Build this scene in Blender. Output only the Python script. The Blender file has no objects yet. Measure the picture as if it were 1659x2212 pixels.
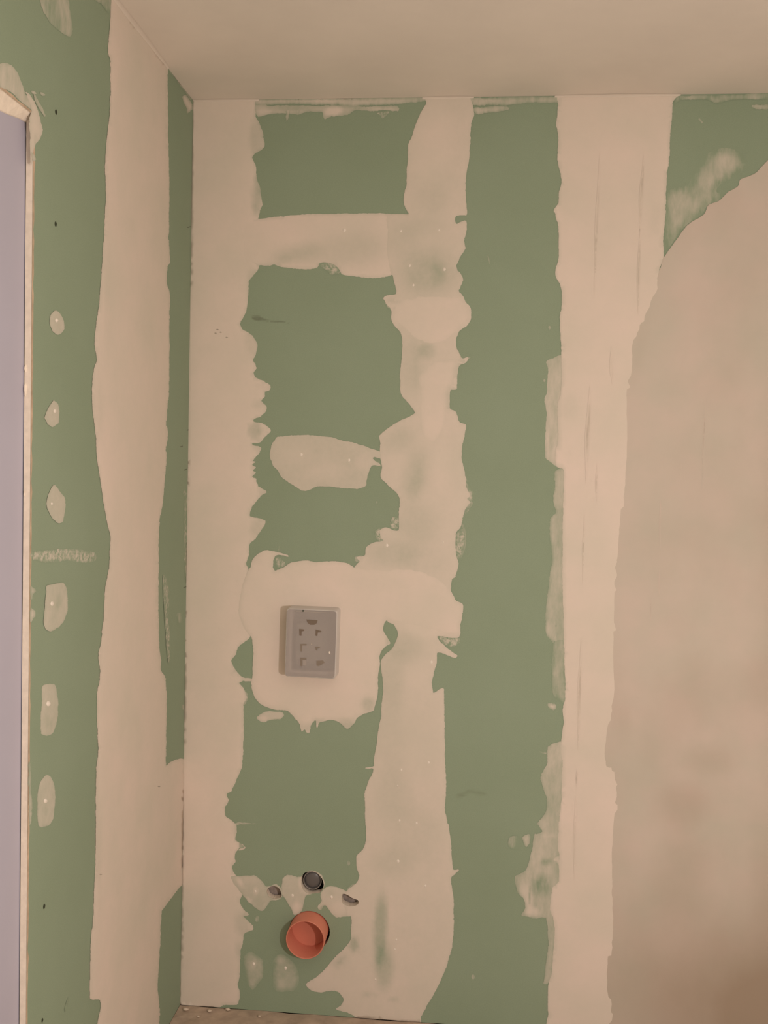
import bpy, bmesh, math, random
import numpy as np
from mathutils import Matrix, Vector
from mathutils.geometry import delaunay_2d_cdt

C = bpy.context.scene.collection
scn = bpy.context.scene
random.seed(7)

# ---------------------------------------------------------------- camera
F, CX, CY = 2230.0, 829.5, 1106.0
CAM_D = 2.85                                   # camera to back wall
def nrm(v): return v / np.linalg.norm(v)
Dc = nrm(np.array([215., -88., F]))            # depth axis seen in (right, down, forward)
ROLL = 0.0262
Xc = np.array([1., ROLL, -(215. - 88. * ROLL) / F]); Xc = nrm(Xc)
Zc = np.cross(Xc, Dc)
AX = np.stack([Xc, Dc, Zc])                    # rows: world X, Y, Z
def ray(p):
    p = np.atleast_2d(np.asarray(p, float))
    r = np.column_stack([p[:, 0] - CX, p[:, 1] - CY, np.full(len(p), F)])
    return r @ AX.T
def off_back(p):                               # metres from camera, on back wall plane
    r = ray(p); return r * (CAM_D / r[:, 1])[:, None]
CAM_X = -off_back([(403, 1196)])[0][0]
CAM_Z = -off_back([(400, 2171)])[0][2]
CEIL = CAM_Z + off_back([(800, 212)])[0][2]
CAM = np.array([CAM_X, -CAM_D, CAM_Z])
def on_y(p, y=0.0):
    r = ray(p); return CAM + r * ((y - CAM[1]) / r[:, 1])[:, None]
def on_x(p, x=0.0):
    r = ray(p); return CAM + r * ((x - CAM[0]) / r[:, 0])[:, None]

cd = bpy.data.cameras.new('camera')
cam = bpy.data.objects.new('camera', cd); C.objects.link(cam)
right, down, fwd = AX[:, 0], AX[:, 1], AX[:, 2]
m = Matrix.Identity(4)
for i in range(3):
    m[i][0] = right[i]; m[i][1] = -down[i]; m[i][2] = -fwd[i]; m[i][3] = CAM[i]
cam.matrix_world = m
cd.sensor_fit = 'VERTICAL'; cd.sensor_height = 36.0; cd.sensor_width = 27.0
cd.lens = F / 2212.0 * 36.0
cd.clip_start = 0.02; cd.clip_end = 30
scn.camera = cam

# ---------------------------------------------------------------- light, world, exposure
scn.view_settings.view_transform = 'Standard'
scn.view_settings.look = 'None'
scn.view_settings.gamma = 1.0
scn.view_settings.exposure = 0.0
scn.view_settings.use_curve_mapping = False
w = bpy.data.worlds.new('world'); scn.world = w; w.use_nodes = True
w.node_tree.nodes['Background'].inputs[0].default_value = (0.5, 0.4, 0.3, 1)
w.node_tree.nodes['Background'].inputs[1].default_value = 0.0
def lamp(name, kind, loc, energy, col, size, rot=(0, 0, 0)):
    l = bpy.data.lights.new(name, kind); l.energy = energy; l.color = col
    if kind == 'POINT': l.shadow_soft_size = size
    else: l.size = size
    o = bpy.data.objects.new(name, l); C.objects.link(o); o.location = loc; o.rotation_euler = rot
    return o
WARM = (1.0, 0.875, 0.83)
lamp('work_lamp', 'POINT', (1.48, -2.40, 1.26), 70.0, WARM, 0.030)
lamp('ambient_fill', 'AREA', (1.25, -2.1, CEIL - 0.02), 4.0, WARM, 0.9)  # weak fill light added for ambient, no fixture seen

# ---------------------------------------------------------------- materials
def srgb(r, g, b):
    f = lambda c: ((c / 255.) / 12.92) if c / 255. <= 0.04045 else (((c / 255.) + 0.055) / 1.055) ** 2.4
    return (f(r), f(g), f(b), 1)
def newmat(name):
    mt = bpy.data.materials.new(name); mt.use_nodes = True
    nt = mt.node_tree; return mt, nt, nt.nodes['Principled BSDF']
def N(nt, t, **k):
    n = nt.nodes.new(t)
    for a, b in k.items(): setattr(n, a, b)
    return n
def noise(nt, scale, detail=3, rough=0.55, sc=(1, 1, 1)):
    tc = N(nt, 'ShaderNodeTexCoord'); mp = N(nt, 'ShaderNodeMapping')
    mp.inputs['Scale'].default_value = sc
    nt.links.new(tc.outputs['Object'], mp.inputs['Vector'])
    n = N(nt, 'ShaderNodeTexNoise'); n.inputs['Scale'].default_value = scale
    n.inputs['Detail'].default_value = detail; n.inputs['Roughness'].default_value = rough
    nt.links.new(mp.outputs['Vector'], n.inputs['Vector'])
    return n.outputs['Fac']
def ramp(nt, fac, stops):
    r = N(nt, 'ShaderNodeValToRGB')
    while len(r.color_ramp.elements) < len(stops): r.color_ramp.elements.new(0.5)
    for e, (p, c) in zip(r.color_ramp.elements, stops): e.position = p; e.color = c
    nt.links.new(fac, r.inputs['Fac']); return r.outputs['Color']
def mixc(nt, fac, a, b, mode='MIX'):
    n = N(nt, 'ShaderNodeMix', data_type='RGBA', blend_type=mode)
    if isinstance(fac, (int, float)): n.inputs[0].default_value = fac
    else: nt.links.new(fac, n.inputs[0])
    for s, v in ((6, a), (7, b)):
        if isinstance(v, tuple): n.inputs[s].default_value = v
        else: nt.links.new(v, n.inputs[s])
    return n.outputs[2]
def math_(nt, op, a, b=0.0, clamp=False):
    n = N(nt, 'ShaderNodeMath', operation=op, use_clamp=clamp)
    for s, v in ((0, a), (1, b)):
        if isinstance(v, (int, float)): n.inputs[s].default_value = v
        else: nt.links.new(v, n.inputs[s])
    return n.outputs[0]
def bump(nt, bsdf, h, dist, strength=1.0):
    b = N(nt, 'ShaderNodeBump'); b.inputs['Distance'].default_value = dist; b.inputs['Strength'].default_value = strength
    nt.links.new(h, b.inputs['Height']); nt.links.new(b.outputs['Normal'], bsdf.inputs['Normal'])

G1, G2 = (0.262, 0.335, 0.232, 1), (0.288, 0.364, 0.262, 1)      # moisture-resistant green board
K1, K2 = (0.690, 0.625, 0.535, 1), (0.760, 0.655, 0.575, 1)      # dried joint compound
def green_color(nt):
    return ramp(nt, noise(nt, 3.0, 4), [(0.32, G1), (0.68, G2)])
def board_material():
    mt, nt, b = newmat('green_board_paper')
    c = green_color(nt)
    c = mixc(nt, 0.35, c, ramp(nt, noise(nt, 420, 2), [(0.3, (0.24, 0.31, 0.22, 1)), (0.7, (0.31, 0.385, 0.28, 1))]))
    nt.links.new(c, b.inputs['Base Color']); b.inputs['Roughness'].default_value = 0.75
    b.inputs['Specular IOR Level'].default_value = 0.25
    bump(nt, b, noise(nt, 260, 3), 0.0004, 0.4)
    return mt
def film_material(name, k1=K1, k2=K2, rough=0.8, streak=(1, 1, 1), amp=0.22, scratch=0.0):
    """joint compound drawn over green board; 'cover' says how much board the film hides"""
    mt, nt, b = newmat(name)
    at = N(nt, 'ShaderNodeAttribute', attribute_name='cover').outputs['Fac']
    n1 = noise(nt, 14, 5, 0.6, streak); n2 = noise(nt, 70, 3, 0.6, streak)
    nn = math_(nt, 'ADD', math_(nt, 'MULTIPLY', math_(nt, 'SUBTRACT', n1, 0.5), amp),
               math_(nt, 'MULTIPLY', math_(nt, 'SUBTRACT', n2, 0.5), amp * 0.6 + scratch))
    inv = math_(nt, 'SUBTRACT', 1.25, at)
    cov = math_(nt, 'ADD', at, math_(nt, 'MULTIPLY', nn, math_(nt, 'MULTIPLY', inv, 2.2)), True)
    if scratch > 0:
        cov = math_(nt, 'MULTIPLY', cov, math_(nt, 'MULTIPLY', math_(nt, 'SUBTRACT', noise(nt, 90, 4, 0.7, streak), 0.40), 6.0, True), True)
    cream = ramp(nt, noise(nt, 5.5, 4, 0.5), [(0.33, k1), (0.67, k2)])
    thin = mixc(nt, math_(nt, 'MULTIPLY', cov, 1.0 / 0.62, True), green_color(nt), (0.585, 0.550, 0.462, 1))
    c = mixc(nt, math_(nt, 'MULTIPLY', math_(nt, 'SUBTRACT', cov, 0.62), 1.0 / 0.38, True), thin, cream)
    nt.links.new(c, b.inputs['Base Color']); b.inputs['Roughness'].default_value = rough
    b.inputs['Specular IOR Level'].default_value = 0.25
    bump(nt, b, noise(nt, 35, 4, 0.5, streak), 0.0012, 0.25)
    return mt
def plain(name, col, rough=0.7, spec=0.3, nscale=0, namp=0.1, bumpd=0.0):
    mt, nt, b = newmat(name)
    b.inputs['Roughness'].default_value = rough; b.inputs['Specular IOR Level'].default_value = spec
    if nscale:
        lo = tuple(c * (1 - namp) for c in col[:3]) + (1,); hi = tuple(min(1, c * (1 + namp)) for c in col[:3]) + (1,)
        fac = noise(nt, nscale, 4)
        nt.links.new(ramp(nt, fac, [(0.3, lo), (0.7, hi)]), b.inputs['Base Color'])
        if bumpd: bump(nt, b, fac, bumpd, 0.5)
    else: b.inputs['Base Color'].default_value = col
    return mt
M_board = board_material()
M_film = film_material('joint_compound')
M_smear = film_material('joint_compound_smear', streak=(1, 1, 0.35), amp=0.5)
M_chalk = film_material('joint_compound_scrape', amp=0.4, scratch=0.6)
def skim_material():
    """finishing plaster, darker by stains and painted light fall-off where 'cover' is low"""
    mt, nt, b = newmat('finishing_plaster')
    at = N(nt, 'ShaderNodeAttribute', attribute_name='cover').outputs['Fac']
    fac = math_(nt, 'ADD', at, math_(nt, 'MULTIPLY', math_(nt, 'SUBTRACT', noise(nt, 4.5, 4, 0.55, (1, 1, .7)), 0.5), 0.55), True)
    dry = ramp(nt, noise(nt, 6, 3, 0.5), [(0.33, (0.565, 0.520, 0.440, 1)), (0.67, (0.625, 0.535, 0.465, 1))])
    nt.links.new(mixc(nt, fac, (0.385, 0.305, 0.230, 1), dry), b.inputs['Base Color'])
    b.inputs['Roughness'].default_value = .8; b.inputs['Specular IOR Level'].default_value = .25
    bump(nt, b, noise(nt, 25, 3, 0.5), 0.0012, 0.2)
    return mt
M_skim = skim_material()
M_dot = plain('specular_dot', (0.80, 0.74, 0.66, 1), 0.6)
M_ceil = plain('ceiling_plaster', (0.750, 0.685, 0.605, 1), 0.85, 0.2, 4.0, 0.04)
M_floor = plain('dusty_subfloor', (0.47, 0.37, 0.29, 1), 0.9, 0.1, 22, 0.18, 0.002)
M_core = plain('gypsum_core', (0.80, 0.715, 0.60, 1), 0.85, 0.2, 60, 0.08, 0.001)
M_paper = plain('board_edge_paper', (0.52, 0.40, 0.29, 1), 0.85, 0.2, 40, 0.2)
M_panel = plain('lilac_paint', (0.455, 0.445, 0.535, 1), 0.45, 0.35, 3, 0.03)
M_dark = plain('cavity_brown', (0.34, 0.29, 0.26, 1), 0.8, 0.2, 20, 0.3)
M_backing = plain('added_backing', (0.40, 0.33, 0.29, 1), 0.6, 0.4, 60, 0.3)
M_groove = plain('grit_tan', (0.47, 0.42, 0.35, 1), 0.9, 0.1, 30, 0.15)  # tan for the small grit marks
M_room = plain('unseen_wall', (0.62, 0.58, 0.50, 1), 0.85, 0.2, 3, 0.05)
M_pipe = plain('orange_pvc', (0.64, 0.225, 0.150, 1), 0.45, 0.4, 8, 0.04)
M_gpipe = plain('dark_grey_pipe', (0.13, 0.12, 0.115, 1), 0.35, 0.45)
M_seal = plain('seal_ring', (0.30, 0.28, 0.25, 1), 0.5, 0.4)
M_screw = plain('black_screw', (0.035, 0.045, 0.025, 1), 0.5, 0.4)

# ---------------------------------------------------------------- helpers
def link(name, me, mat, parent=None, smooth=False):
    o = bpy.data.objects.new(name, me); C.objects.link(o)
    if mat: me.materials.append(mat)
    if parent: o.parent = parent
    if smooth:
        for p in me.polygons: p.use_smooth = True
    return o
def from_bm(name, bm, mat, parent=None, smooth=False):
    bmesh.ops.recalc_face_normals(bm, faces=bm.faces)
    me = bpy.data.meshes.new(name); bm.to_mesh(me); bm.free()
    return link(name, me, mat, parent, smooth)
def add_box(bm, x0, x1, y0, y1, z0, z1, mtx=None):
    vs = [bm.verts.new(Vector((x, y, z))) for x in (x0, x1) for y in (y0, y1) for z in (z0, z1)]
    for f in ((0, 1, 3, 2), (4, 6, 7, 5), (0, 4, 5, 1), (2, 3, 7, 6), (0, 2, 6, 4), (1, 5, 7, 3)):
        bm.faces.new([vs[i] for i in f])
    if mtx is not None:
        for v in vs: v.co = mtx @ v.co
def box_obj(name, b, mat, parent=None, bevel=0.0):
    bm = bmesh.new(); add_box(bm, *b)
    if bevel: bmesh.ops.bevel(bm, geom=list(bm.edges), offset=bevel, segments=2, affect='EDGES')
    return from_bm(name, bm, mat, parent)
def structure(o, label=None):
    o['kind'] = 'structure'
    if label: o['label'] = label
    return o
def thing(name, label, cat, loc, group=None):
    o = bpy.data.objects.new(name, None); C.objects.link(o); o.location = loc; o.empty_display_size = 0.05
    o['label'] = label; o['category'] = cat
    if group: o['group'] = group
    return o

def densify(poly, step=3.0, jit=0.7, smooth=True, rng=None):
    P = np.asarray(poly, float); n = len(P); out = []
    for i in range(n):
        p0, p1, p2, p3 = P[i - 1], P[i], P[(i + 1) % n], P[(i + 2) % n]
        L = np.hypot(*(p2 - p1)); k = max(1, int(round(L / step)))
        # limit the spline's tangents so that long straight runs stay straight
        t1 = (p2 - p0); t2 = (p3 - p1)
        t1 = t1 / (np.hypot(*t1) + 1e-9) * min(L, np.hypot(*(p1 - p0))) * 0.8
        t2 = t2 / (np.hypot(*t2) + 1e-9) * min(L, np.hypot(*(p3 - p2))) * 0.8
        for j in range(k):
            t = j / k
            if smooth:
                h = 2*t**3-3*t**2+1, t**3-2*t**2+t, -2*t**3+3*t**2, t**3-t**2
                q = h[0]*p1 + h[1]*t1 + h[2]*p2 + h[3]*t2
            else: q = p1 + (p2 - p1) * t
            out.append(q)
    Q = np.array(out)
    if jit and len(Q) > 8:
        r = (rng or np.random).normal(size=(len(Q), 2))
        slow = np.repeat((rng or np.random).normal(size=(len(Q) // 5 + 2, 2)), 5, axis=0)[:len(Q)]
        Q = Q + (r * 0.45 + slow * 0.55) * jit
    return Q
def inside(P, poly):
    x, y = P[:, 0], P[:, 1]; c = np.zeros(len(P), bool)
    a = poly; b = np.roll(poly, -1, axis=0)
    for (x1, y1), (x2, y2) in zip(a, b):
        if y1 == y2: continue
        k = ((y1 > y) != (y2 > y)) & (x < (x2 - x1) * (y - y1) / (y2 - y1) + x1)
        c ^= k
    return c
def edge_dist(P, loops):
    best = np.full(len(P), 1e9)
    for poly in loops:
        A = poly; B = np.roll(poly, -1, axis=0)
        for s in range(0, len(A), 64):
            a = A[s:s+64]; b = B[s:s+64]; ab = b - a; L = (ab**2).sum(1) + 1e-9
            t = np.clip(((P[:, None] - a) * ab).sum(2) / L, 0, 1)
            d = np.hypot(*np.moveaxis(P[:, None] - (a + t[..., None] * ab), 2, 0)).min(1)
            best = np.minimum(best, d)
    return best
def sstep(x): x = np.clip(x, 0, 1); return x * x * (3 - 2 * x)

def triangulate(loops, holes, grid, region=None):
    """points and triangles of the area inside `loops` less `holes`, on a grid of inner points"""
    pts = []; edges = []
    for lp in loops + holes:
        s = len(pts); pts += [tuple(p) for p in lp]
        edges += [(s + i, s + (i + 1) % len(lp)) for i in range(len(lp))]
    allp = np.vstack(loops); lo, hi = allp.min(0), allp.max(0)
    if grid:
        gx = np.arange(lo[0], hi[0], grid); gy = np.arange(lo[1], hi[1], grid * 1.25)
        g = np.stack(np.meshgrid(gx, gy), -1).reshape(-1, 2)
        g = g + np.random.RandomState(3).uniform(-.2, .2, g.shape) * grid
        ok = np.zeros(len(g), bool)
        for lp in loops: ok |= inside(g, lp)
        for h in holes: ok &= ~inside(g, h)
        g = g[ok]
        if len(g):
            g = g[edge_dist(g, loops + holes) > min(grid * 0.45, 2.0)]
        pts += [tuple(p) for p in g]
    v, e, f, *_ = delaunay_2d_cdt([Vector(p) for p in pts], edges, [], 0, 1e-4)
    V = np.array([tuple(p) for p in v]); T = np.array([t for t in f if len(t) == 3])
    cen = V[T].mean(1); ok = np.zeros(len(T), bool)
    for lp in loops: ok |= inside(cen, lp)
    for h in holes: ok &= ~inside(cen, h)
    return V, T[ok]

LAYER = {'n': 0}
def film(name, parent, plane, outer, holes=(), mat=None, h=0.0009, cover=1.0, spots=(), edge_cover=0.75,
         feather=3.0, ramp_px=9.0, grid=7.0, jit=0.7, smooth=True, z0=None, label=None, step=3.0):
    """one film of compound lying on a wall. outer is its outline; spots are places where the
    film is thinner or thicker: (x, y, rx, ry, degrees, change, softness)"""
    rng = np.random.RandomState(len(outer) * 131 + int(abs(outer[0][0] * 7 + outer[0][1])) % 9973)
    O = densify(outer, step, jit, smooth, rng)
    H = [np.asarray(q, float) for q in holes]
    V, T = triangulate([O], H, grid)
    d = edge_dist(V, [O])
    cov = np.full(len(V), float(cover))
    for (x, y, rx, ry, a, dv, so) in spots:
        ca, sa = math.cos(math.radians(a)), math.sin(math.radians(a))
        u = ((V[:, 0]-x)*ca + (V[:, 1]-y)*sa) / rx; q = (-(V[:, 0]-x)*sa + (V[:, 1]-y)*ca) / ry
        r = np.hypot(u, q)
        cov += dv * (1 - sstep((r - (1 - so)) / (so + 1e-6)))
    e = sstep(d / max(feather, 0.01))
    cov = np.clip(cov, 0, 1) * (edge_cover + (1 - edge_cover) * e)
    LAYER['n'] += 1
    base = z0 if z0 is not None else 0.0002 + 0.00008 * (LAYER['n'] % 12)
    out = base + h * sstep(d / ramp_px) * (0.35 + 0.65 * np.clip(cov, 0, 1))
    W = on_y(V) if plane == 'back' else on_x(V)
    W[:, 2] = np.clip(W[:, 2], 0.0005, CEIL - 0.0003)
    if plane == 'back':
        W[:, 0] = np.maximum(W[:, 0], 0.0003); W[:, 1] = -out
    else:
        W[:, 1] = np.minimum(W[:, 1], -0.0003); W[:, 0] = out
    T = T if plane == 'back' else T
    me = bpy.data.meshes.new(name)
    me.from_pydata(W.tolist(), [], T.tolist()); me.update()
    bm = bmesh.new(); bm.from_mesh(me)
    want = Vector((0, -1, 0)) if plane == 'back' else Vector((1, 0, 0))
    if sum((f.normal.dot(want) * f.calc_area() for f in bm.faces)) < 0:
        bmesh.ops.reverse_faces(bm, faces=bm.faces)
    bmesh.ops.delete(bm, geom=[v for v in bm.verts if not v.link_faces], context='VERTS')
    lay = bm.verts.layers.float.new('cover')
    # cover follows the vertices that stayed
    key = {}
    bm.verts.ensure_lookup_table()
    used = np.unique(T)
    for v, i in zip(bm.verts, used): v[lay] = float(cov[i])
    bm.to_mesh(me); bm.free()
    o = link(name, me, mat or M_film, parent, True)
    if label: o['label'] = label
    return o
def dots(parent_film, plane, pts, r=4.0, label=None):
    for (x, y, *rr) in pts:
        q = rr[0] if rr else r
        a = np.linspace(0, 2*math.pi, 15)[:-1]
        ring = np.column_stack([x + q*0.85*np.cos(a), y + q*1.1*np.sin(a)])
        mid = ring * 0.5 + np.array([x, y]) * 0.5
        W = [on_y(z) if plane == 'back' else on_x(z) for z in (ring, mid, [(x, y)])]
        for hgt, wv in zip((0.0002, 0.0028, 0.0034), W):
            if plane == 'back': wv[:, 1] = -hgt
            else: wv[:, 0] = hgt
        n = len(ring); vs = W[0].tolist() + W[1].tolist() + W[2].tolist()
        fs = [(i, (i+1) % n, n+(i+1) % n, n+i) for i in range(n)] + [(n+i, n+(i+1) % n, 2*n) for i in range(n)]
        bm = bmesh.new(); me = bpy.data.meshes.new('filled_screw_head'); me.from_pydata(vs, [], fs)
        bm.from_mesh(me)
        o = from_bm('filled_screw_head', bm, M_dot, parent_film, True)
def P(s, x0, y0, pts):                        # readings taken on an enlarged view
    return [(x0 + a / s, y0 + b / s) for a, b in pts]

# ================================================================= SETTING
RX, FY = 2.35, -3.55
Z5 = lambda pts: P(2.9625, 500, 180, pts)
Z6 = lambda pts: P(2.860, 480, 700, pts)
E2 = lambda pts: P(2.765, 450, 1160, pts)
MM = lambda pts: P(2.765, 460, 1440, pts)
F3 = lambda pts: P(2.765, 440, 1820, pts)
R1 = lambda pts: P(3.318, 1159, 150, pts)
R2 = lambda pts: P(3.318, 1159, 750, pts)
R3 = lambda pts: P(3.318, 1159, 1350, pts)
R4 = lambda pts: P(2.765, 1059, 1760, pts)
PP = lambda pts: P(6.38, 540, 1850, pts)
BX = lambda pts: P(7.54, 560, 1280, pts)
A1 = lambda pts: P(2.9625, 0, 0, pts)
L1 = lambda pts: P(2.765, 0, 500, pts)
L2 = lambda pts: P(2.765, 0, 860, pts)
L3 = lambda pts: P(2.765, 0, 1220, pts)
L4 = lambda pts: P(2.765, 0, 1580, pts)
L6 = lambda pts: P(3.19, 0, 1900, pts)

# openings cut through the back wall
pipe_c = on_y([(667, 2010)])[0]
PIPE_R = 0.0545
ang = np.linspace(0, 2*math.pi, 41)[:-1]
hole_left = PP([(240,440),(262,425),(300,405),(330,402),(370,415),(405,440),(425,480),(438,520),(430,560),(405,575),(330,580),(270,560),(232,500)])
hole_mid = PP([(722,262),(760,225),(830,205),(880,212),(935,235),(985,285),(1010,350),(1018,400),(1000,450),(960,495),(880,510),(800,505),(745,470),(712,400),(710,320)])
hole_right = PP([(1270,520),(1300,512),(1360,535),(1410,570),(1465,590),(1495,610),(1490,655),(1440,680),(1360,682),(1290,655),(1262,600)])
HOLES_PX = [densify(h, 2.5, 0.4, True, np.random.RandomState(5)) for h in (hole_left, hole_mid, hole_right)]
def to_uv(a): return a
# pipe hole and cistern recess given in metres, turned to picture readings through the same plane
def proj(W):
    W = np.atleast_2d(W) - CAM
    c = W @ AX                                  # camera coords (right, down, forward)
    return np.column_stack([CX + F * c[:, 0] / c[:, 2], CY + F * c[:, 1] / c[:, 2]])
hole_pipe_m = np.column_stack([pipe_c[0] + 0.002 + (PIPE_R + 0.004) * np.cos(ang), np.zeros(40), pipe_c[2] - 0.002 + (PIPE_R + 0.004) * np.sin(ang)])
hole_pipe = proj(hole_pipe_m)
# cistern cover: front corners read at its own distance from the wall
BP = 0.062
fc = on_y([(617.5, 1313), (730, 1318.5), (724.5, 1467.5), (614.5, 1462)], -BP)
bc = fc.mean(0); bw = (np.linalg.norm(fc[1]-fc[0]) + np.linalg.norm(fc[2]-fc[3])) / 2
bh = (np.linalg.norm(fc[3]-fc[0]) + np.linalg.norm(fc[2]-fc[1])) / 2
brot = -math.atan2((fc[1]-fc[0])[2] + (fc[2]-fc[3])[2], (fc[1]-fc[0])[0] + (fc[2]-fc[3])[0])
print('BOX', bc, bw, bh, math.degrees(brot), 'CEIL', CEIL, 'CAM', CAM, 'pipe', pipe_c)
BM = Matrix.Translation((bc[0], 0, bc[2])) @ Matrix.Rotation(brot, 4, 'Y')
rec = [(-bw/2+.008, -bh/2+.008), (bw/2-.008, -bh/2+.008), (bw/2-.008, bh/2-.008), (-bw/2+.008, bh/2-.008)]
rec_m = np.array([tuple(BM @ Vector((a, 0, b))) for a, b in rec])
recess = densify(proj(rec_m), 8, 0, False)
WALL_HOLES = HOLES_PX + [hole_pipe, recess]

def wall_back():
    cs = np.array([(-0.0, 0, 0), (RX, 0, 0), (RX, 0, CEIL), (-0.0, 0, CEIL)])
    V, T = triangulate([densify(proj(cs), 60, 0, False)], WALL_HOLES, 60)
    W = on_y(V)
    me = bpy.data.meshes.new('wall_back'); vs = W.tolist(); fs = T.tolist()
    for i, hl in enumerate(WALL_HOLES):
        R = on_y(hl); s = len(vs); n = len(R); back = R.copy(); back[:, 1] = 0.0255
        vs += R.tolist() + back.tolist(); fs += [(s+j, s+(j+1) % n, s+n+(j+1) % n, s+n+j) for j in range(n)]
    me.from_pydata(vs, [], fs); me.update()
    o = link('wall_back', me, M_board)
    me.materials.append(M_core)
    for p in me.polygons[len(T):]: p.material_index = 1
    if sum(p.normal.y * p.area for p in me.polygons[:len(T)]) > 0: me.flip_normals()
    return structure(o, 'green moisture-resistant plasterboard wall with pipe holes')
WB = wall_back()
# cavity behind the board: dark lining
bm = bmesh.new(); add_box(bm, 0.0, RX, 0.026, 0.13, 0.0, CEIL)
bmesh.ops.delete(bm, geom=[f for f in bm.faces if abs(f.calc_center_median().y - 0.026) < 1e-4], context='FACES')
cav = structure(from_bm('wall_cavity', bm, M_dark), 'dark service void behind the plasterboard')

for hp in (hole_left, hole_right):  # plate added close behind each rod hole to lighten it
    q = on_y([np.mean(hp, axis=0)], 0.03)[0]
    bm = bmesh.new(); add_box(bm, q[0] - .05, q[0] + .03, .036, .039, q[2] - .05, q[2] + .05)
    o = from_bm('added_backing', bm, M_backing, cav); o['label'] = 'grey plate added behind a rod hole'
# left wall: sheet of board 12.5 mm thick with an opening cut out
jt, jb = on_x([(69.5, 246)])[0], on_x([(57.5, 2212)])[0]
YJ = (jt[1] + jb[1]) / 2; ZH = jt[2]
TH = 0.0125
def wall_left():
    Y2 = YJ - 0.86
    ys = [0.0, YJ, Y2, FY]; zs = [0.0, ZH, CEIL]
    bm = bmesh.new()
    g = {(x, i, k): bm.verts.new((x, ys[i], zs[k])) for x in (0.0, -TH) for i in range(4) for k in range(3)}
    for x in (0.0, -TH):
        for i in range(3):
            for k in range(2):
                if i == 1 and k == 0: continue
                q = [g[x, i, k], g[x, i+1, k], g[x, i+1, k+1], g[x, i, k+1]]
                bm.faces.new(q if x == 0.0 else q[::-1])
    def rim(p, q, mi):
        f = bm.faces.new([g[0.0, *p], g[0.0, *q], g[-TH, *q], g[-TH, *p]]); f.material_index = mi
    for p, q, mi in (((1,0),(1,1),1), ((1,1),(2,1),1), ((2,1),(2,0),1), ((0,0),(1,0),0), ((2,0),(3,0),0), ((3,0),(3,1),0), ((3,1),(3,2),0), ((3,2),(2,2),0), ((2,2),(1,2),0), ((1,2),(0,2),0), ((0,2),(0,1),0), ((0,1),(0,0),0)):
        rim(p, q, mi)
    o = from_bm('wall_left', bm, M_board); o.data.materials.append(M_core)
    return structure(o, 'green plasterboard side wall with a doorway cut out')
WL = wall_left()
# brown paper edge that shows along the cut
rng = np.random.RandomState(2)
def edge_strip(name, pts, wid, mat, depth=0.0004, jit=0.0012, parent=WL, label=None):
    bm = bmesh.new(); prev = None
    for k, (y, z, ny, nz) in enumerate(pts):
        w1 = wid + rng.normal() * jit
        v = [bm.verts.new((depth, y, z)), bm.verts.new((depth * .4, y + ny * w1, z + nz * w1))]
        if prev: bm.faces.new([prev[0], v[0], v[1], prev[1]])
        prev = v
    o = from_bm(name, bm, mat, parent)
    if label: o['label'] = label
    return o
edge_strip('cut_paper_edge', [(YJ, z, 1, 0) for z in np.arange(0, ZH + 0.001, 0.02)], 0.0075, M_paper, label='ragged brown paper along the doorway edge')
edge_strip('cut_paper_edge', [(y, ZH, 0, 1) for y in np.arange(YJ - 0.8, YJ + 0.001, 0.02)], 0.004, M_paper)
# lilac panel close behind the opening, and the plaster fillet under the head
structure(box_obj('door_1', (-TH - 0.034, -TH - 0.002, YJ - 0.90, YJ + 0.04, 0.0, ZH + 0.04), M_panel), 'flat lilac panel standing behind the doorway cut-out')
bm = bmesh.new()
a = [(YJ - 0.0, 0.013), (YJ - 0.02, 0.014)] + [(YJ - 0.02 - k * 0.03, 0.014 + 0.0052 * k + rng.normal() * 0.0012) for k in range(1, 26)]
prev = None
for y, dz in a:
    v = [bm.verts.new((-0.002, y, ZH + 0.0005)), bm.verts.new((-TH + 0.0005, y, ZH - dz)), bm.verts.new((-TH - 0.0018, y, ZH - dz - 0.001)), bm.verts.new((-TH - 0.0018, y, ZH + 0.0005))]
    if prev:
        for i in range(4): bm.faces.new([prev[i], v[i], v[(i+1) % 4], prev[(i+1) % 4]])
    else: bm.faces.new(v)
    prev = v
bm.faces.new(prev)
o = from_bm('head_fillet', bm, M_core, WL); o['label'] = 'cream plaster fillet under the doorway head'
# plaster burr hanging over the panel
for cy, cz, s in ((51, 843, 1.0), (51, 795, 0.7), (48, 1065, 0.35)):
    c0 = on_x([(cy + 3, cz)], -TH)[0]
    bm = bmesh.new(); bmesh.ops.create_icosphere(bm, subdivisions=2, radius=0.007 * s)
    for v in bm.verts: v.co = Vector((v.co.x * 0.5, v.co.y * 1.0 + rng.normal() * 0.0008, v.co.z * 1.9 + rng.normal() * 0.0008)) + Vector((-TH + 0.002, c0[1], c0[2]))
    from_bm('plaster_burr', bm, M_core, WL)

CE = structure(box_obj('ceiling', (-0.02, RX + 0.05, FY - 0.02, 0.03, CEIL, CEIL + 0.03), M_ceil), 'plain cream plastered ceiling')
bm = bmesh.new()
nx, ny = 60, 90
gv = [[bm.verts.new((RX * i / nx, -3.5 + 3.5 * j / ny, 0.0 - (0.0 if j == 0 else 0.0015 * abs(rng.normal())))) for j in range(ny + 1)] for i in range(nx + 1)]
for i in range(nx):
    for j in range(ny): bm.faces.new([gv[i][j], gv[i+1][j], gv[i+1][j+1], gv[i][j+1]])
structure(from_bm('floor', bm, M_floor), 'dusty tan subfloor at the foot of the wall')
structure(box_obj('wall_right', (RX, RX + 0.05, FY, 0.03, 0, CEIL), M_room))
structure(box_obj('wall_front', (-0.02, RX + 0.05, FY - 0.05, FY, 0, CEIL), M_room))

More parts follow.
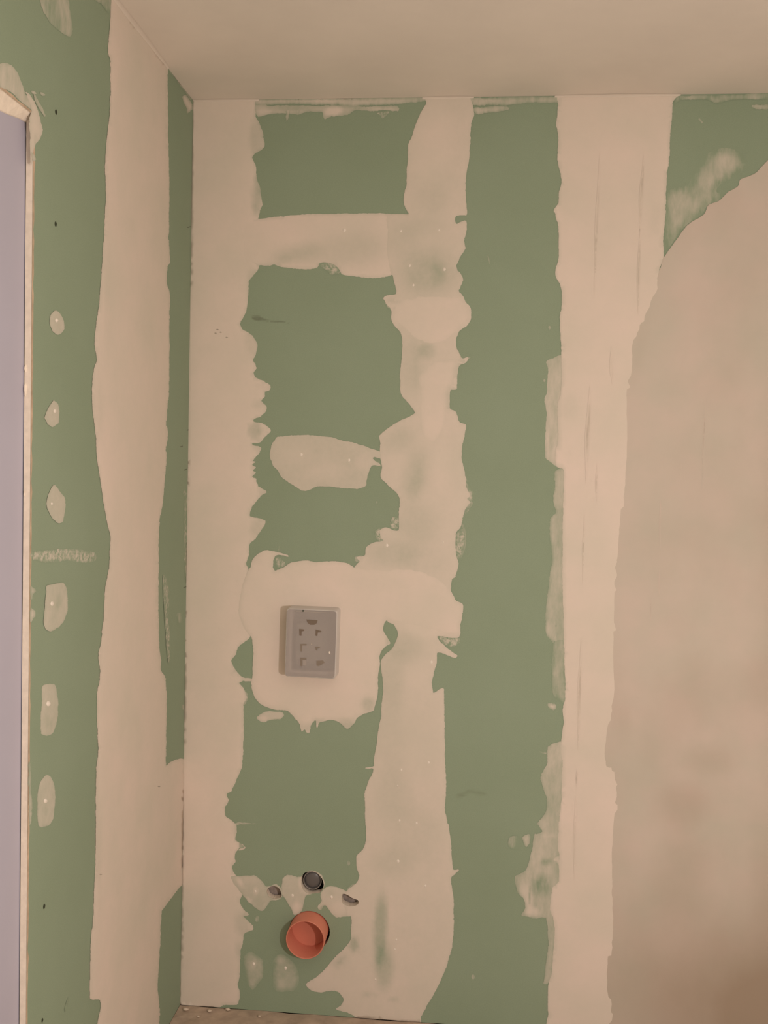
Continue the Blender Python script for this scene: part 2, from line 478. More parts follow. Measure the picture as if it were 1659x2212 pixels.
# soft rounded joint where compound runs up on to the ceiling
def cove(axis, a, b, rad=.008):
    bm = bmesh.new(); K = 8; n = 14; rows = []
    for i in range(n + 1):
        p = a + (b - a) * i / n; q = rad * (0.55 + .45 * math.sin(math.pi * i / n)) * (1 + rng.normal() * .04)
        row = []
        for k in range(K + 1):
            t = math.pi / 2 * k / K
            o1, o2 = q * (1 - math.sin(t)), q * (1 - math.cos(t))
            row.append(bm.verts.new((p, -o1 - .0006, CEIL - .0004 - o2) if axis == 'x' else (o1 + .0006, p, CEIL - .0004 - o2)))
        rows.append(row)
    for u, v in zip(rows, rows[1:]):
        for k in range(K): bm.faces.new([u[k], u[k+1], v[k+1], v[k]])
    o = from_bm('ceiling_joint_fillet', bm, M_cove, CE, True)
    want = Vector((0, -1, -1)) if axis == 'x' else Vector((1, 0, -1))
    if sum(f.normal.dot(want) for f in o.data.polygons) < 0: o.data.flip_normals()
wx = lambda u: float(on_y([(u, 213)])[0][0])
M_cove = plain('joint_fillet', (0.68, 0.61, 0.53, 1), .85, .2, 5, .04)
cove('x', 0.001, wx(560)); cove('x', wx(912), wx(1024)); cove('x', wx(1198), wx(1470), .010)
cove('y', float(on_x([(362, 148)])[0][1]), float(on_x([(238, 5)])[0][1]) - .15, .010)
# ================================================================= COMPOUND ON THE BACK WALL
corner_right = (Z5([(160,95),(158,130),(155,215),(175,250),(195,300),(203,345),(213,405),(165,440),(133,475),(155,530),(160,600),(180,660),(190,720),(200,775),(185,810),(172,868),(150,900)])
  + [(545,520),(552,560)] + Z5([(175,1165),(165,1200),(135,1235),(110,1270),(105,1350),(100,1440),(75,1500),(55,1540),(70,1575)])
  + Z6([(150,45),(190,75),(220,130),(205,190),(190,225),(215,270),(193,300),(200,325),(250,350),(298,380),(290,410),(265,418),(262,450),(243,475),(275,510),(265,545),(240,570),(193,600),(250,612),(300,655),(260,700),(230,735),(183,742),(235,760),(230,795),(205,825),(190,845),(205,850),(183,870),(207,885),(190,905),(208,920),(188,942),(212,955),(208,972),(225,1000),(272,1035),(240,1060),(210,1100),(185,1130),(172,1185),(265,1215),(250,1260),(210,1320),(170,1360),(165,1430),(150,1480),(165,1515)])
  + [(548,1300),(550,1350)]
  + E2([(258,578),(240,610),(180,655),(165,700),(138,740),(160,790),(205,840),(262,852),(205,860),(185,870),(200,890),(225,930),(235,965),(212,1000),(212,1100)])
  + MM([(183,400),(180,520),(170,600),(140,680),(118,722),(112,745),(85,760),(92,800),(75,840),(75,890),(110,915),(140,945),(140,990),(130,1035),(195,1078),(150,1095)])
  + F3([(240,22),(190,60),(190,120),(170,140),(175,170),(205,215),(235,300),(215,350),(240,400),(270,430),(235,440),(290,490),(295,520),(240,545),(235,600),(220,650),(215,800),(205,850),(215,900),(200,965),(120,970)]) + [(469,2180),(430,2190)])
strip = [(405,200)] + corner_right + [(380,2190), (384,2100), (392,1600), (400,1200), (408,700)]
film('corner_compound_strip', WB, 'back', strip, HOLES_PX, cover=0.97, label='tall cream compound strip filling the wall corner',
     spots=[(556,300,22,60,0,-0.33,.5),(556,420,14,60,5,-0.43,.5),(548,590,18,14,0,-0.16,.8),(540,620,14,60,0,-0.20,.8),(545,745,22,40,-20,-0.22,.7),
            (566,835,22,10,20,-0.12,.7),(560,875,22,14,0,-0.20,.7),(551,931,18,22,0,-.40,.35),(565,930,20,16,0,-0.12,.8),(555,970,14,10,0,-0.16,.8),(566,1062,14,14,0,-0.27,.8),(556,1140,22,30,20,-0.30,.7),
            (470,716,4,5,0,-0.23,.8),(533,1500,8,20,0,-0.23,.8),(504,1452,14,10,-40,-0.12,.8),(518,1790,22,30,0,-0.25,.8),(525,1995,25,40,0,-0.30,.7),(516,2050,10,30,0,-0.27,.8),(512,1910,6,12,-30,-0.39,.8)])
film('compound_band', WB, 'back', [(520,480)] + Z5([(150,872),(172,868),(250,858),(350,848),(500,838),(700,836),(870,830),(1000,835),(1150,838),(1240,860)])
  + [(930,500),(925,560),(890,600)] + Z5([(1032,1225),(1000,1235),(920,1248),(830,1240),(740,1230),(705,1222),(690,1195),(660,1165),(610,1150),(570,1158),(540,1183),(480,1190),(420,1188),(330,1178),(270,1158),(250,1165),(175,1165),(140,1170)]) + [(525,570),(515,520)],
  cover=0.95, spots=[(640,550,90,34,-14,-.30,.9),(612,560,26,16,-10,-.15,.9),(740,545,130,60,-5,-.22,.9),(800,525,70,70,0,-.10,.9)],
  label='horizontal compound band joining the corner strip to the central strip')
DOTF = []
mid_left_dn = (Z5([(1048,1350),(1010,1355),(975,1375),(1000,1420),(1025,1455),(1025,1520),(1050,1560)])
  + Z6([(1100,50),(1112,100),(1110,200),(1100,300),(1105,430),(1150,490),(1190,545),(1160,570),(1080,605),(1010,655),(968,690),(975,720),(975,785),(978,830),(984,850),(985,880),(980,950),(1030,1000),(1075,1040),(1095,1080),(1090,1180),(1092,1235),(1085,1275),(1050,1270),(1010,1255),(975,1275),(980,1320),(995,1340),(935,1350),(890,1380),(880,1430),(830,1440),(850,1465),(820,1500)])
  + [(790,1250),(838,1300)] + E2([(1065,495),(1110,525),(1130,570),(1125,610),(1100,660),(1060,700),(1030,740),(1035,800),(1045,900),(1035,1000),(1030,1090),(1015,1150),(1005,1230)])
  + MM([(960,560),(958,598),(912,601),(910,611),(958,612),(920,710),(905,760),(910,860),(912,960),(915,1040),(895,1090)])
  + F3([(915,80),(915,150),(930,200),(910,240),(885,262),(862,278)]))
mid_right = (Z5([(1515,85),(1545,140),(1555,200),(1535,260),(1528,340),(1525,450),(1515,510),(1500,620),(1500,700),(1505,800),(1505,845),(1470,845),(1435,855),(1440,898),(1500,882),(1503,940),(1490,1000),(1497,1060),(1465,1110),(1442,1165),(1450,1200),(1482,1255),(1455,1330),(1480,1360),(1500,1400),(1530,1440),(1530,1510),(1500,1555),(1460,1585)])
  + Z6([(1448,90),(1450,150),(1465,190),(1487,213),(1520,205),(1503,240),(1462,260),(1450,340),(1448,400),(1410,408),(1405,520),(1445,545),(1465,605),(1507,625),(1500,680),(1485,745),(1480,830),(1500,930),(1510,1010),(1535,1060),(1515,1075),(1532,1100),(1505,1140),(1485,1200),(1470,1260),(1445,1290),(1440,1380),(1450,1440),(1460,1480),(1440,1560)])
  + E2([(1455,255),(1450,325),(1480,380),(1520,400),(1520,450),(1505,520),(1505,580),(1495,600),(1430,600),(1370,590),(1385,620),(1420,660),(1490,710),(1470,722),(1400,695),(1368,690),(1362,760),(1345,820),(1335,870),(1345,930),(1365,920),(1405,905),(1410,1000),(1412,1130)])
  + MM([(1385,560),(1390,650),(1392,770),(1385,850),(1400,920),(1420,1030)])
  + F3([(1480,60),(1490,160),(1525,163),(1480,205),(1480,240),(1492,340),(1495,450),(1490,560),(1480,640),(1450,740),(1400,860),(1340,960),(1300,1040),(1290,1085)]))
mid = Z5([(1245,80),(1245,130),(1210,190),(1180,260),(1155,340),(1130,395),(1130,430),(1122,560),(1118,655),(1108,690),(1100,770),(1115,805),(1130,840)]) + [(836,466),(836,500),(835,545),(842,585)] + Z5([(1030,1225),(1040,1270),(1052,1310)]) + mid_left_dn \
  + F3([(850,300),(830,340),(860,440),(880,440),(880,500),(880,570),(850,620),(790,680),(740,735),(690,790),(610,845),(640,880),(700,895),(740,885),(800,890),(835,935),(820,970),(790,995),(870,1020),(900,1035),(960,1085)]) + mid_right[::-1]
mc = film('compound_band', WB, 'back', mid, HOLES_PX + [hole_pipe], cover=0.85, z0=0.0011, edge_cover=.88, label='tall central compound strip running from ceiling to floor',
  spots=[(930,300,70,110,0,.1,.5),(930,430,50,45,0,-.12,.8),(870,520,60,60,0,-.16,.8),(925,590,90,75,0,-.36,.8),(945,590,24,38,0,-.12,.8),(910,490,70,30,0,-.1,.9),
         (890,790,36,90,0,-.20,.7),(898,800,10,80,0,-.08,.8),(922,757,26,26,0,-.30,.6),(860,950,60,40,-20,-.20,.8),(895,1030,40,100,12,-.24,.8),(900,1040,22,60,12,-.10,.8),(955,1010,30,90,0,.08,.8),
         (900,1140,70,70,0,-.20,.8),(845,1195,80,40,0,-.26,.8),(910,1215,80,50,0,-.14,.8),(920,1330,70,60,0,.25,.6),(880,1400,50,50,0,-.22,.8),
         (845,1470,40,120,0,-.22,.8),(900,1450,30,60,0,.06,.8),(845,1600,50,120,0,-.12,.8),(850,1720,60,90,0,-.18,.9),(850,1860,70,50,0,-.15,.7),(900,1800,90,90,0,-.12,.8),
         (822,2005,20,105,3,-.50,.6),(830,2090,28,70,0,-.42,.7),(765,2040,14,24,0,-.5,.7),(735,2075,24,12,-40,-.3,.8),(850,2160,14,8,0,-.25,.8),(800,2150,26,5,5,-.22,.8)])
dots(mc, 'back', [(866,499),(948,497),(885,574),(960,582,5),(893,616),(836,1178,5),(957,1171,3),(932,1430,5),(926,1647),(867,1663),(859,1697,3),(863,1772),(900,1778,4),(860,1860,5),(919,1913,4),(856,2030,3.5),(853,2050,3),(811,2115,3)])
bd = [o for o in WB.children if o.name == 'compound_band'][0]
dots(bd, 'back', [(744,497)], 5)
film('compound_patch', WB, 'back', Z5([(975,1372),(1020,1352),(1100,1358),(1200,1350),(1330,1348),(1440,1352),(1480,1362),(1500,1400),(1530,1440),(1530,1510),(1500,1555),(1455,1590)]) + Z6([(1400,110),(1330,135),(1230,128),(1150,80),(1090,20)]) + Z5([(1050,1560),(1025,1520),(1025,1455),(1000,1420)]),
  cover=0.98, edge_cover=.85, label='pale rounded compound patch at eye height on the central strip', feather=14, spots=[(850,650,26,10,0,-.3,.8)], z0=0.0012)
film('compound_patch', WB, 'back', Z6([(1500,232),(1462,262),(1450,340),(1448,400),(1410,408),(1405,520),(1400,620),(1350,730),(1290,760),(1220,700),(1200,560),(1205,420),(1195,330),(1250,250),(1320,205),(1400,195),(1460,200)]), cover=0.97, edge_cover=.65, feather=16, z0=0.0012,
  label='narrow cream dab below the rounded patch on the central strip')
film('compound_patch', WB, 'back', Z6([(1330,740),(1365,738),(1372,790),(1350,815),(1322,790)]), cover=0.95, edge_cover=.5, feather=8, z0=0.0014)
# surround of the cistern cover
sur = Z6([(820,1500),(780,1480),(700,1465),(580,1470),(520,1460),(430,1475),(390,1495),(320,1518),(333,1430),(410,1437),(405,1425),(335,1408),(270,1398),(220,1420),(185,1460),(172,1505)]) \
  + [(525,1260),(515,1320),(530,1360)] + E2([(258,600),(262,620),(270,690),(265,760),(262,850),(258,900),(280,960),(320,1000),(380,1025),(440,1035),(475,1040),(510,1075),(545,1120),(558,1162),(578,1148),(588,1168),(605,1168),(615,1120),(640,1095),(650,1140),(665,1110),(740,1090),(790,1110),(830,1145),(870,1115),(890,1080),(930,1055),(985,1035),(1005,980),(1015,900),(1015,830),(1025,760),(1022,715),(1040,670),(1085,635),(1070,600),(1045,555),(1065,500)]) \
  + [(870,1350),(930,1365)] + E2([(1500,585),(1505,520),(1520,450),(1520,400),(1480,380),(1450,325)]) + [(955,1250),(900,1228),(830,1226)]
film('compound_patch', WB, 'back', sur, [recess], cover=0.99, edge_cover=.82, feather=9, label='broad cream compound patch around the cistern cover', z0=0.0014,
  spots=[(795,1520,20,22,0,-.42,.7),(750,1564,26,18,0,-.42,.7),(665,1570,26,14,0,-.2,.8),(690,1558,16,10,0,-.3,.8),(838,1385,10,16,0,-.3,.8),(556,1210,18,16,0,-.12,.9)])
film('compound_patch', WB, 'back', E2([(290,1075),(330,1047),(375,1040),(445,1048),(452,1065),(430,1088),(385,1090),(330,1105),(295,1090)]), cover=0.66, label='small detached compound dab below the cistern cover', grid=4, spots=[(570,1552,14,10,0,.2,.9)])
isl = film('compound_patch', WB, 'back', Z6([(350,695),(430,688),(520,686),(620,692),(700,705),(720,715),(800,730),(880,755),(970,785),(990,800),(985,832),(930,828),(975,862),(980,880),(925,875),(905,920),(890,970),(890,1000),(830,1018),(720,1010),(590,1002),(540,1025),(500,1030),(460,1010),(430,990),(370,950),(345,905),(310,870),(295,800),(305,740),(325,715)]),
  cover=0.64, edge_cover=.95, label='oblong thin compound patch left of the central strip', spots=[(640,985,50,30,10,.12,.8),(700,1020,70,30,0,.1,.8),(790,1000,30,30,0,.1,.8)])
dots(isl, 'back', [(651,982,5),(754,994,4.5)])
# around the pipe holes
a = film('compound_patch', WB, 'back', F3([(160,205),(205,200),(300,195),(345,225),(378,262),(430,248),(462,275),(468,320),(430,345),(400,345),(370,390),(345,410),(300,385),(265,350),(215,290),(180,250)]), HOLES_PX, cover=0.55, grid=4,
  label='thin lobed compound patch around the left rod hole', spots=[(545,1900,25,12,0,.1,.8),(560,1950,16,18,0,-.08,.8),(553,1924,8,12,0,.3,.8),(538,1944,6,12,-30,.3,.8),(600,1938,20,6,0,.3,.7),(519,1905,8,18,-30,.35,.8)])
dots(a, 'back', [(552,1925,3.5)])
a = film('compound_patch', WB, 'back', F3([(475,210),(500,192),(560,203),(585,200),(640,165),(700,190),(722,240),(715,275),(690,295),(650,303),(610,320),(600,360),(590,400),(570,425),(540,430),(520,390),(490,340),(465,300),(468,250)]), HOLES_PX, cover=0.58, grid=4,
  label='thin lobed compound patch beside the dark pipe socket', spots=[(640,1960,14,20,15,.35,.8),(675,1925,30,10,0,.32,.7),(650,1908,8,24,0,.3,.8)])
dots(a, 'back', [(632,1934,4.5)])
a = film('compound_patch', WB, 'back', F3([(740,262),(790,265),(830,280),(860,290),(900,262),(940,300),(930,400),(868,425),(860,440),(790,445),(760,420),(740,390),(720,375),(705,400),(685,398),(682,378),(705,350),(700,300)]), HOLES_PX, cover=0.70, grid=4,
  label='compound patch around the right rod hole', spots=[(712,1928,18,16,0,-.12,.8),(735,1960,30,22,0,.2,.7),(765,1930,22,40,0,.3,.8),(695,1962,8,10,0,-.3,.8)])
dots(a, 'back', [(716,1938,4)])
a = film('compound_patch', WB, 'back', F3([(243,675),(280,652),(310,665),(350,700),(352,800),(320,850),(290,878),(262,840),(245,760)]), cover=0.34, edge_cover=.3, feather=9, grid=4, mat=M_film, label='faint thin compound spot low beside the corner strip', spots=[(548,2083,10,14,0,.2,.9),(543,2125,9,12,0,.12,.9)])
dots(a, 'back', [(548,2082,4)])
a = film('compound_patch', WB, 'back', F3([(415,700),(440,672),(480,672),(540,720),(570,790),(560,860),(530,885),(450,892),(415,860)]), cover=0.28, edge_cover=.2, feather=12, grid=4, mat=M_film, label='faint thin compound spot below the orange waste pipe', spots=[(606,2070,14,16,0,.22,.9),(607,2126,18,18,0,.15,.9)])
dots(a, 'back', [(617,2091,4)])
# smears and scrapes
def scrape(pl, pts, cover, mat=M_smear, ec=.35, fe=6, label=None, spots=(), g=4, par=None, jit=.9, h=.0003):
    return film('compound_smear', par or (WB if pl == 'back' else WL), pl, pts, mat=mat, cover=cover, edge_cover=ec, feather=fe, grid=g, jit=jit, label=label, spots=spots, h=h)
scrape('back', Z5([(130,98),(400,95),(800,90),(1000,88),(1250,84),(1250,112),(1130,128),(1000,140),(900,140),(760,150),(680,140),(560,138),(400,134),(250,138),(150,140)]), .62, spots=[(700,216,60,6,0,.2,.7),(880,214,60,6,0,-.25,.7)], label='thin compound line along the ceiling above the upper green panel')
scrape('back', Z5([(150,140),(300,142),(560,144),(700,142),(860,150),(1060,143),(1065,180),(960,170),(900,180),(800,172),(745,200),(640,215),(595,226),(578,185),(480,182),(430,200),(350,192),(250,196),(170,216),(155,190)]), .52, mat=M_film, ec=.7, spots=[(720,240,26,12,-8,.45,.5),(570,242,24,9,0,.25,.7),(630,235,60,7,0,-.12,.7),(820,234,50,5,5,.2,.7)])
scrape('back', Z5([(345,160),(370,160),(368,205),(355,240),(348,225),(352,195)]), .85, g=3)
scrape('back', Z5([(418,170),(438,168),(432,200),(420,205)]), .8, g=3)
scrape('back', Z5([(930,190),(1010,178),(990,205),(968,225),(955,205)]), .5, mat=M_chalk)
scrape('back', Z5([(1520,95),(1660,92)]) + [(1205,208),(1205,222),(1150,222),(1090,228)] + Z5([(1620,140),(1545,135)]), .42, spots=[(1060,218,30,4,0,.15,.8)])
scrape('back', Z5([(1555,160),(1640,150)]) + [(1088,228),(1100,236),(1070,243),(1030,246),(1022,238)], .5)
scrape('back', R1([(1020,190),(1200,188),(1659,170),(1659,215),(1400,215),(1300,245),(1200,215),(1040,222),(985,250)]) + [], .26, spots=[(1545,221,12,8,0,.35,.8)])
scrape('back', R1([(1540,262),(1659,250),(1659,285),(1580,290)]), .45)
scrape('back', R1([(1160,355),(1170,350),(1195,380),(1185,388)]), .45, g=3, jit=.3)
scrape('back', R1([(930,900),(980,850),(1080,830),(1150,700),(1230,600),(1350,560),(1470,600),(1500,700),(1400,780),(1310,830),(1290,880),(1360,890),(1350,930),(1230,970),(1190,1030),(1080,1110),(1030,1160),(960,1260),(920,1300),(925,1000)]), .36, ec=.12, fe=22, mat=M_smear, label='cloudy thin smear on green board above the curved plaster edge', spots=[(1560,350,34,30,0,.18,.9),(1490,440,30,22,0,.12,.9),(1450,520,20,30,0,-.12,.9)], g=6)
scrape('back', R2([(70,105),(110,80),(185,60),(190,300),(190,880),(140,850),(65,790),(62,620),(70,470),(58,370),(75,300),(82,160)]), .52, ec=.85, label='greyish thin compound strip on the left edge of the wide band', spots=[(1200,880,14,60,0,-.1,.8),(1200,985,20,30,0,.12,.8),(1183,960,6,40,0,.2,.8)])
scrape('back', R2([(135,890),(215,880),(215,2200),(130,2170),(120,2120),(70,2060),(62,1960),(75,1800),(100,1600),(108,1500),(92,1300),(100,1230),(140,1180),(120,1080),(130,1000)]), .40, ec=.5, spots=[(1195,1150,14,30,0,.12,.8),(1205,1060,20,50,0,.1,.8),(1186,1360,10,25,0,.15,.8),(1204,1320,10,90,0,-.05,.8)], label='faint thin compound strip beside the wide band at chest height')
scrape('back', R3([(125,100),(210,100),(215,280),(210,560),(185,560),(120,500),(110,300)]), .30, ec=.3, fe=10)
scrape('back', R3([(78,560),(110,555),(140,575),(138,600),(120,610),(85,590)]), .68, g=3)
scrape('back', R3([(128,225),(170,232),(205,262),(205,275),(180,255),(150,238)]), .75, g=3, jit=.3)
scrape('back', R3([(20,905),(70,915),(70,925),(40,920)]), .55, g=3, jit=.3)
gs = R3([(85,870),(190,840),(195,1000),(185,1300),(165,1420),(160,1640)]) + R4([(412,300),(412,440),(372,450),(360,560),(380,640),(388,760),(372,950),(345,1010),(318,1005),(330,900),(345,780),(335,620),(270,618),(185,600),(205,560),(205,510),(160,460),(150,370),(200,340),(220,310),(245,230),(265,110)]) + R3([(0,1500),(40,1480),(12,1420),(60,1350),(75,1250),(50,1170),(25,1110),(30,1080),(75,1000),(80,930)])
scrape('back', gs, .44, ec=.75, fe=8, label='grey ragged compound smear low on the left edge of the wide band', spots=[(1137,1935,18,50,-10,.38,.8),(1170,1912,30,36,10,-.40,.8),(1180,1862,20,12,0,-.35,.8),(1190,1805,26,8,0,.15,.8),(1200,1660,16,40,0,-.05,.8),(1150,1970,26,14,0,.3,.8),(1186,1640,12,25,0,.1,.8),(1143,1935,3,26,0,-.5,.6)])
scrape('back', R3([(40,1662),(100,1660),(165,1655),(165,1720),(110,1690)]), .78, g=4)
scrape('back', R4([(195,130),(235,115),(235,165),(215,190),(200,160)]), .4, mat=M_smear)
scrape('back', R4([(110,140),(165,130),(165,200),(120,200)]), .2, ec=.1, fe=14)
scrape('back', Z6([(1450,1290),(1490,1270),(1500,1330),(1490,1400),(1460,1450),(1440,1380)]), .55, mat=M_chalk, g=3)
scrape('back', Z6([(1480,1240),(1498,1300),(1497,1370),(1470,1450),(1480,1440),(1504,1370),(1506,1290),(1490,1235)]), .5, g=3, jit=.3)
scrape('back', Z6([(1500,930),(1525,1000),(1555,1030),(1550,1100),(1530,1140),(1500,1180)]), .4, mat=M_chalk, g=3)
scrape('back', E2([(1372,592),(1500,600),(1495,640),(1450,655),(1400,632)]), .6, mat=M_chalk, g=3, ec=.6)
scrape('back', Z6([(340,1405),(348,1370),(355,1372),(350,1408)]), .6, g=3, jit=.2)
scrape('back', Z6([(335,1440),(365,1450),(390,1475),(380,1500),(340,1500)]), .55, mat=M_chalk, g=3)
scrape('back', Z6([(822,1440),(870,1432),(885,1450),(850,1475),(825,1470)]), .7, mat=M_chalk, g=3)
scrape('back', Z6([(945,1280),(985,1262),(1010,1290),(990,1345),(955,1330)]), .7, mat=M_chalk, g=3)
scrape('back', Z6([(1050,1195),(1090,1200),(1090,1260),(1040,1262)]), .6, mat=M_chalk, g=3)
scrape('back', Z6([(1490,215),(1535,198),(1535,205),(1500,232)]), .6, mat=M_chalk, g=3)
scrape('back', Z5([(560,1160),(610,1148),(665,1165),(695,1210),(640,1225),(610,1200)]), .5, mat=M_chalk, g=3)
scrape('back', Z5([(980,1380),(1020,1355),(1050,1400),(1020,1450),(995,1420)]), .6, mat=M_chalk, g=3)
scrape('back', F3([(855,280),(900,250),(905,300),(890,315)]), .7, mat=M_chalk, g=3)
scrape('back', MM([(135,933),(250,935),(262,943),(145,948),(140,1030),(185,1075),(150,1080),(120,1000)]), .42, g=3, ec=.5)
scrape('back', MM([(180,140),(200,160),(205,200),(185,225)]), .5, g=3, ec=.5)
for x, y, s in ((556,1985,5),(753,1864,4),(1176,822,2.5),(1187,708,3),(814,1085,2),(1022,2110,4),(1201,1352,2)):
    scrape('back', [(x-s,y),(x,y-s*1.5),(x+s,y),(x,y+s*1.5)], .5, g=3, jit=.6)
scrape('back', [(1053,553),(1057,570),(1059,570),(1055,552)], .5, g=3, jit=.1)

# wide band over the board joint, then the skim to its right
bandL = R1([(150,175),(155,260),(140,400),(155,480),(150,650),(180,800),(160,880),(155,960),(120,1010),(135,1045),(155,1130),(158,1280),(155,1370),(135,1430),(140,1490),(175,1560),(180,1680),(165,1800),(170,1900),(178,2030)]) \
  + R2([(175,150),(180,220),(170,350),(150,415),(155,600),(155,690),(135,740),(140,850),(195,880),(190,1100),(185,1300),(185,1500),(185,1700),(190,1900),(195,2100)]) \
  + R3([(200,260),(205,400),(205,530),(185,600),(195,700),(180,800),(175,880),(185,1000),(180,1150),(175,1300),(160,1400),(155,1550),(163,1700)]) \
  + R4([(410,300),(410,400),(370,440),(355,560),(375,620),(385,700),(375,830),(365,950),(345,1020),(345,1180),(350,1320)])
bandR = R1([(1010,170),(1010,195),(975,240),(970,350),(955,500),(950,650),(935,750),(925,900),(925,1000),(910,1200),(910,1350),(885,1440)])
wb = film('compound_band', WB, 'back', bandL + [(1340,2240),(1380,1900),(1400,1400),(1410,1000),(1440,700)] + bandR[::-1] + [(1330,200)], cover=1.0, grid=9,
   label='wide pale compound band from ceiling to floor left of the plaster', h=.001,
   spots=[(1418,470,22,60,0,-.10,.8),(1230,880,30,40,0,-.10,.8)])
skim_left = R1([(910,1352),(885,1430),(850,1540),(800,1660),(755,1780),(695,1880),(668,1980),(660,2080)]) + R2([(645,200),(630,350),(635,600),(630,800),(620,950),(600,1080),(580,1250),(560,1380),(550,1500),(545,1700),(540,1900)]) \
  + R3([(535,100),(535,300),(545,470),(512,620),(485,780),(470,900),(475,1020),(490,1045),(545,1062),(548,1300),(532,1500),(525,1700)]) + R4([(712,500),(720,680),(690,850),(680,1000),(700,1180),(690,1320)])
skim = R1([(960,1280),(1030,1180),(1090,1110),(1200,1040),(1230,975),(1310,940),(1370,880),(1440,840),(1460,790),(1560,750),(1620,690),(1700,610)]) + [(1800,260),(1990,230),(1990,2260),(1350,2240)]
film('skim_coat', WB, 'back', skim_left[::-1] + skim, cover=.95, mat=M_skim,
     spots=[(1510,1500,120,130,0,-.18,.9),(1640,1480,60,90,0,-.18,.8),(1530,1640,90,50,0,-.2,.9),(1475,1740,75,70,0,-.22,.7),(1470,1900,90,150,0,-.22,.8),(1700,1200,90,700,0,-.2,.9),(1580,2170,460,330,0,-.75,1.0),(1650,2200,140,180,0,-.3,.9),(1659,1900,60,300,0,-.2,.9),(1420,1640,60,200,0,-.06,.8),(1345,1560,35,60,0,-.12,.9),(1480,700,160,200,0,.08,.9),(1380,760,30,160,10,-.12,.9)], grid=14, edge_cover=1.0, z0=0.0016, h=.001, jit=.5, label='broad darker tan plaster skim with a curved edge on the right')  # big low right spots paint in light fall-off, smaller ones are stains
# trowel grooves: the shade in them painted as darker strips
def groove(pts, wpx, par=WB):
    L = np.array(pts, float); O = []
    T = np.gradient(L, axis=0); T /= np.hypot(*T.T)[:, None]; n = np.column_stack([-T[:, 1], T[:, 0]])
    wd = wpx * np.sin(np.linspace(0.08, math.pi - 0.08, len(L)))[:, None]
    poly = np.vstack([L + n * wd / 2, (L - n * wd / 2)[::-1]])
    film('trowel_groove_shade', par, 'back', poly.tolist(), mat=GROOVE_SHADE, cover=GC['c'], edge_cover=0.0, feather=wpx * .45, grid=2.2 if wpx < 6 else 3, z0=0.0029, h=-.0008, jit=.25, step=5)
def groove_shade_material():  # cream darkened along the strip as the shade in a groove
    mt, nt, b = newmat('groove_shade')
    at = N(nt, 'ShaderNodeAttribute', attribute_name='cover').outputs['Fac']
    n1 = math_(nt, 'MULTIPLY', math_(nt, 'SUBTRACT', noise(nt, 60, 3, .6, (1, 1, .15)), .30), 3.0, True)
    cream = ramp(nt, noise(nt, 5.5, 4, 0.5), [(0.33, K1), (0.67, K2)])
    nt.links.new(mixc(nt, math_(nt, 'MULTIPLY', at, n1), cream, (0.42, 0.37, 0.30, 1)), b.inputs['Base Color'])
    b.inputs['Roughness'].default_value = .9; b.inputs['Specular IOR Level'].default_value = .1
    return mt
GROOVE_SHADE = groove_shade_material(); GC = {'c': .8}
def line(p, q, k=9, bend=0.6):
    p, q = np.array(p, float), np.array(q, float); t = np.linspace(0, 1, k)[:, None]
    return p + (q - p) * t + np.column_stack([np.sin(np.linspace(0, 9, k)) * bend, np.zeros(k)])
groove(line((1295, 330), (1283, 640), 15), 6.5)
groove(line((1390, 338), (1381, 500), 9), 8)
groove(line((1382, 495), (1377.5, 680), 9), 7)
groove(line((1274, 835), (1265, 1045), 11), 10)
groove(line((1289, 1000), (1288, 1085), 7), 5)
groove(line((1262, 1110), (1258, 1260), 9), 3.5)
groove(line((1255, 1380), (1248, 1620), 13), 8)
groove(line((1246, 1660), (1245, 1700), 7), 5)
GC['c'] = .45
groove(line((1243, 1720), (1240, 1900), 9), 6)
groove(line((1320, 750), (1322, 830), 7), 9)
# grooves in the skim, shade painted into their colour too
def skim_groove_shade(pts, wpx, c):
    GC['c'] = c; groove(pts, wpx)
    o = WB.children[-1]
SK = groove_shade_material(); SK.name = 'skim_groove_shade'
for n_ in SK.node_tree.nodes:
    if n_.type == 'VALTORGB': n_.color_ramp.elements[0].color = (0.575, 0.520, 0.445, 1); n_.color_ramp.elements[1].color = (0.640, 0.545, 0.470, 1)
GROOVE_SHADE = SK
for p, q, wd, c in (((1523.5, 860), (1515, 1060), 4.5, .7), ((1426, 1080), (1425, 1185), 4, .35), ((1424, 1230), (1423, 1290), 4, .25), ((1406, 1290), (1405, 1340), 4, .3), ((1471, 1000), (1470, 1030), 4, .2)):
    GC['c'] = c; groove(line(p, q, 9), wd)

# pencil or scuff marks
M_scuff = plain('scuff_grey', (0.17, 0.19, 0.14, 1), 0.9)
def sliver(name, pl, pts, mat, parent, out=0.0012, label=None):
    W = on_y(pts) if pl == 'back' else on_x(pts)
    if pl == 'back': W[:, 1] = -out
    else: W[:, 0] = out
    bm = bmesh.new(); vs = [bm.verts.new(v) for v in W.tolist()]; bm.faces.new(vs)
    b2 = bmesh.ops.extrude_face_region(bm, geom=list(bm.faces))
    for v in [g for g in b2['geom'] if isinstance(g, bmesh.types.BMVert)]:
        if pl == 'back': v.co.y += out * .8
        else: v.co.x -= out * .8
    o = from_bm(name, bm, mat, parent)
    if label: o['label'] = label
    return o
def scuff_material():
    mt, nt, b = newmat('scuff_on_board')
    at = N(nt, 'ShaderNodeAttribute', attribute_name='cover').outputs['Fac']
    n1 = math_(nt, 'MULTIPLY', math_(nt, 'SUBTRACT', noise(nt, 120, 3, .6, (.15, 1, 1)), .35), 4.0, True)
    nt.links.new(mixc(nt, math_(nt, 'MULTIPLY', at, n1), green_color(nt), (0.15, 0.17, 0.12, 1)), b.inputs['Base Color'])
    b.inputs['Roughness'].default_value = .8; b.inputs['Specular IOR Level'].default_value = .2
    return mt
M_sc = scuff_material()
